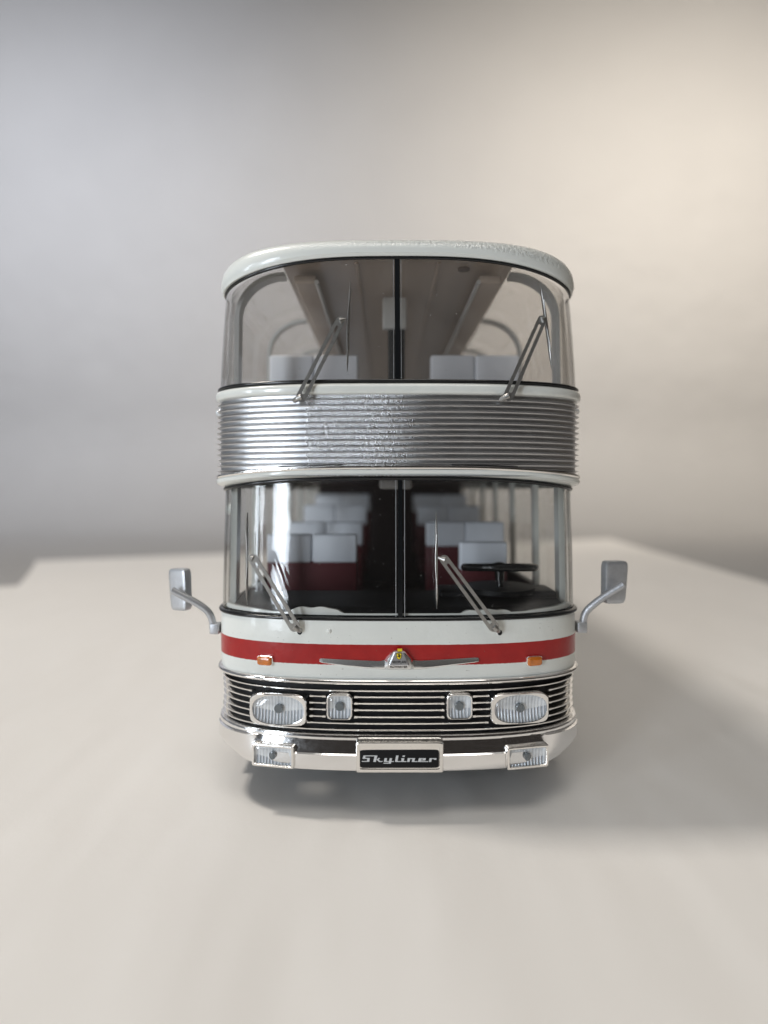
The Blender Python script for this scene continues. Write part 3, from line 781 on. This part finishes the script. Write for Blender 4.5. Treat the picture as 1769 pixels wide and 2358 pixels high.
mirror(1, (1349, 1443), [((1343, 1444), 0), ((1344, 1424), -.1), ((1352, 1404), -.3), ((1382, 1376), -.8), ((1428, 1343), -1.6)], (1419, 1341), 2.35, 4.1, math.radians(14), math.radians(1))
# side marker studs
for s_, px_, py_, Yk, rr_ in ((-1, 500, 951, 14, .65), (1, 1338, 948, 14, .6)):
    Z = at(px_, py_, Yk)[1]; mb = MB()
    mb.tube([(s_ * 33.8, Yk, Z), (s_ * 35.3, Yk, Z), (s_ * 35.7, Yk, Z), (s_ * 35.85, Yk, Z)], [rr_, rr_, rr_ * .8, rr_ * .3], 14); mb.out('marker_light', M['knob'], bus)
Z = at(517, 1172, 18)[1]
MB().tube([(-33.4, 18, Z), (-34.3, 18, Z), (-34.9, 18, Z), (-35.1, 18, Z)], [1.3, 1.2, .8, .2], 16).out('side_stud', M['white'], bus)

# --- wheels, underside
for y in (62, 232, 262):
    for s_ in (-1, 1):
        wl = empty('wheel', (s_ * 28, y, GZ), bus)
        rt = 11.3; cz = GZ + rt
        prof = [(24.0, 5.5), (24.0, 10.6), (24.5, 11.3), (31.6, 11.3), (32.2, 10.6), (32.2, 6.5)]
        MB().loft([[(s_ * x, y + r_ * math.cos(a), cz + r_ * math.sin(a)) for a in [2 * math.pi * k / 40 for k in range(40)]] for x, r_ in prof], True).out('tyre', M['tyre'], wl)
        prof = [(32.0, 6.6), (31.4, 6.2), (30.6, 3), (31.6, 2.2), (31.8, .3)]
        MB().loft([[(s_ * x, y + r_ * math.cos(a), cz + r_ * math.sin(a)) for a in [2 * math.pi * k / 32 for k in range(32)]] for x, r_ in prof], True, False, True).out('rim', M['silver'], wl)
MB().box(-31, 31, 12, L, -46.5, -42).out('chassis', M['matblack'], bus, smooth=False)

# ---------------------------------------------------------------- SETTING
def paper_mat(name, col, var):
    m, nt, p = new_mat(name); vec = coords(nt, V((0, 0, 0)))
    f = mapr(nt, noise(nt, vec, .012, 3, .5), .3, .7)
    nt.links.new(mixc(nt, f, tuple(c * (1 - var) for c in col), col), p.inputs['Base Color'])
    p.inputs['Roughness'].default_value = .62; p.inputs['Specular IOR Level'].default_value = .3
    nt.links.new(bump(nt, noise(nt, vec, .9, 5, .7), .15, .25, bump(nt, noise(nt, vec, .022, 3, .5, (1, .35, 1)), .9, 3.2)), p.inputs['Normal'])
    return m
M['paper'] = paper_mat('matt_paper', (.77, .75, .72), .035)
M['paper2'] = paper_mat('matt_paper_under', (.80, .765, .715), .03)
M['backdrop'] = paper_mat('grey_backdrop', (.34, .334, .33), .03)

out = [(-281, 362), (-150, 409), (-20, 458), (120, 517), (262, 577), (244, 400), (228, 240), (222, 100), (224, -100), (230, -170), (-760, -170), (-760, 10), (-500, 122), (-238, 231), (-219, 241), (-229, 262), (-248, 300), (-262, 327)]
mb = MB(); z0 = GZ - .02
mb.loft([[(x, y, z0 - .5) for x, y in out], [(x, y, z0) for x, y in out]], True, True, True)
o = mb.out('paper_sheet', M['paper'], None, base=(0, 100, z0), smooth=False)
o['label'] = 'large cream paper sheet spread on the table under the model bus'; o['category'] = 'paper sheet'
# backdrop sweep: floor that curves up into a wall
mb = MB(); prof = [(-200, GZ - 1.9), (300, GZ - 1.9), (600, GZ - 1.9)]
R_ = 190
for k in range(1, 17):
    a = math.pi / 2 * k / 16; prof.append((620 + R_ * math.sin(a), GZ - 1.9 + R_ * (1 - math.cos(a))))
prof += [(812, 300), (812, 600), (812, 1100)]
xs = [-1500 + 100 * k for k in range(31)]
mb.loft([[(x, y, z) for x in xs] for y, z in prof])
bd = mb.out('backdrop', M['backdrop'], None, ang=80); bd['kind'] = 'structure'; bd['label'] = 'plain pale wall sweep behind the bus'

# ---------------------------------------------------------------- LIGHT
def area(name, loc, target, sx, sy, power, col, spread=180):
    l = bpy.data.lights.new(name, 'AREA'); l.shape = 'RECTANGLE'; l.size = sx * S; l.size_y = sy * S
    l.energy = power; l.color = col; l.spread = math.radians(spread)
    o = bpy.data.objects.new(name, l); COL.objects.link(o); o.location = V(loc) * S
    o.rotation_euler = (V(target) - V(loc)).to_track_quat('-Z', 'Y').to_euler()
    return o
area('window_light', (-385, -480, 45), (0, 20, 0), 90, 350, 1.4, (.83, .91, 1.0))
area('window_light', (-500, -330, 45), (0, 20, 0), 45, 350, .6, (.84, .92, 1.0))
area('ceiling_lamp', (-360, 60, 640), (0, 60, -56), 75, 95, 2.0, (1.0, .93, .85))
area('backdrop_fill', (560, 60, 760), (470, 812, 400), 760, 380, 3.4, (1.0, .91, .79), 85)  # added fill, no real fixture: warm gradient on the backdrop's right
area('backdrop_fill', (-640, 60, 760), (-560, 812, 400), 760, 380, 2.6, (.89, .92, 1.0), 85)  # added cool counterpart, grading the backdrop's left side
area('front_fill', (40, -230, 720), (0, 0, 0), 420, 260, 1.0, (1.0, .96, .90))  # added weak fill above and in front, lifts the bus face
w = bpy.data.worlds.new('World'); sc.world = w; w.use_nodes = True; nt = w.node_tree
bg = nt.nodes['Background']
tc = nt.nodes.new('ShaderNodeTexCoord'); sx_, sy_, sz_ = sep(nt, tc.outputs['Generated'])
# a dim room: darker towards the photographer, cooler and brighter to the left, lighter overhead
c1 = mixc(nt, mapr(nt, sx_, -1, 1, 0, 1), (.46, .50, .56), (.20, .17, .14))
c2 = mixc(nt, mapr(nt, sy_, -.85, .1, 0, 1, True), (.075, .066, .06), c1)
c3 = mixc(nt, mapr(nt, sz_, .45, 1.0, 0, 1, True), c2, (.62, .60, .57))
c3 = mixc(nt, mapr(nt, sz_, -.02, -.25, 0, 1, True), c3, (.02, .018, .016))
nt.links.new(c3, bg.inputs['Color']); bg.inputs['Strength'].default_value = .42

# ---------------------------------------------------------------- CAMERA
cd = bpy.data.cameras.new('camera'); cam = bpy.data.objects.new('camera', cd); COL.objects.link(cam); sc.camera = cam
cd.sensor_fit = 'HORIZONTAL'; cd.sensor_width = 36; cd.lens = 36 * F / 1769
cam.location = V((CAMX, -CAMD, 0)) * S; cam.rotation_euler = (math.pi / 2, 0, 0)
cd.shift_x = 0; cd.shift_y = -(1179 - HY) / 1769
cd.clip_start = .002; cd.clip_end = 50
cd.dof.use_dof = True; cd.dof.focus_distance = 101 * S; cd.dof.aperture_fstop = cd.lens / 2.2
vs = sc.view_settings; vs.view_transform = 'Standard'; vs.look = 'None'; vs.gamma = 1; vs.exposure = .1; vs.use_curve_mapping = False
sc.cycles.max_bounces = 12; sc.cycles.transparent_max_bounces = 24
for o in list(bpy.data.objects):
    if '_b' in o: del o['_b']
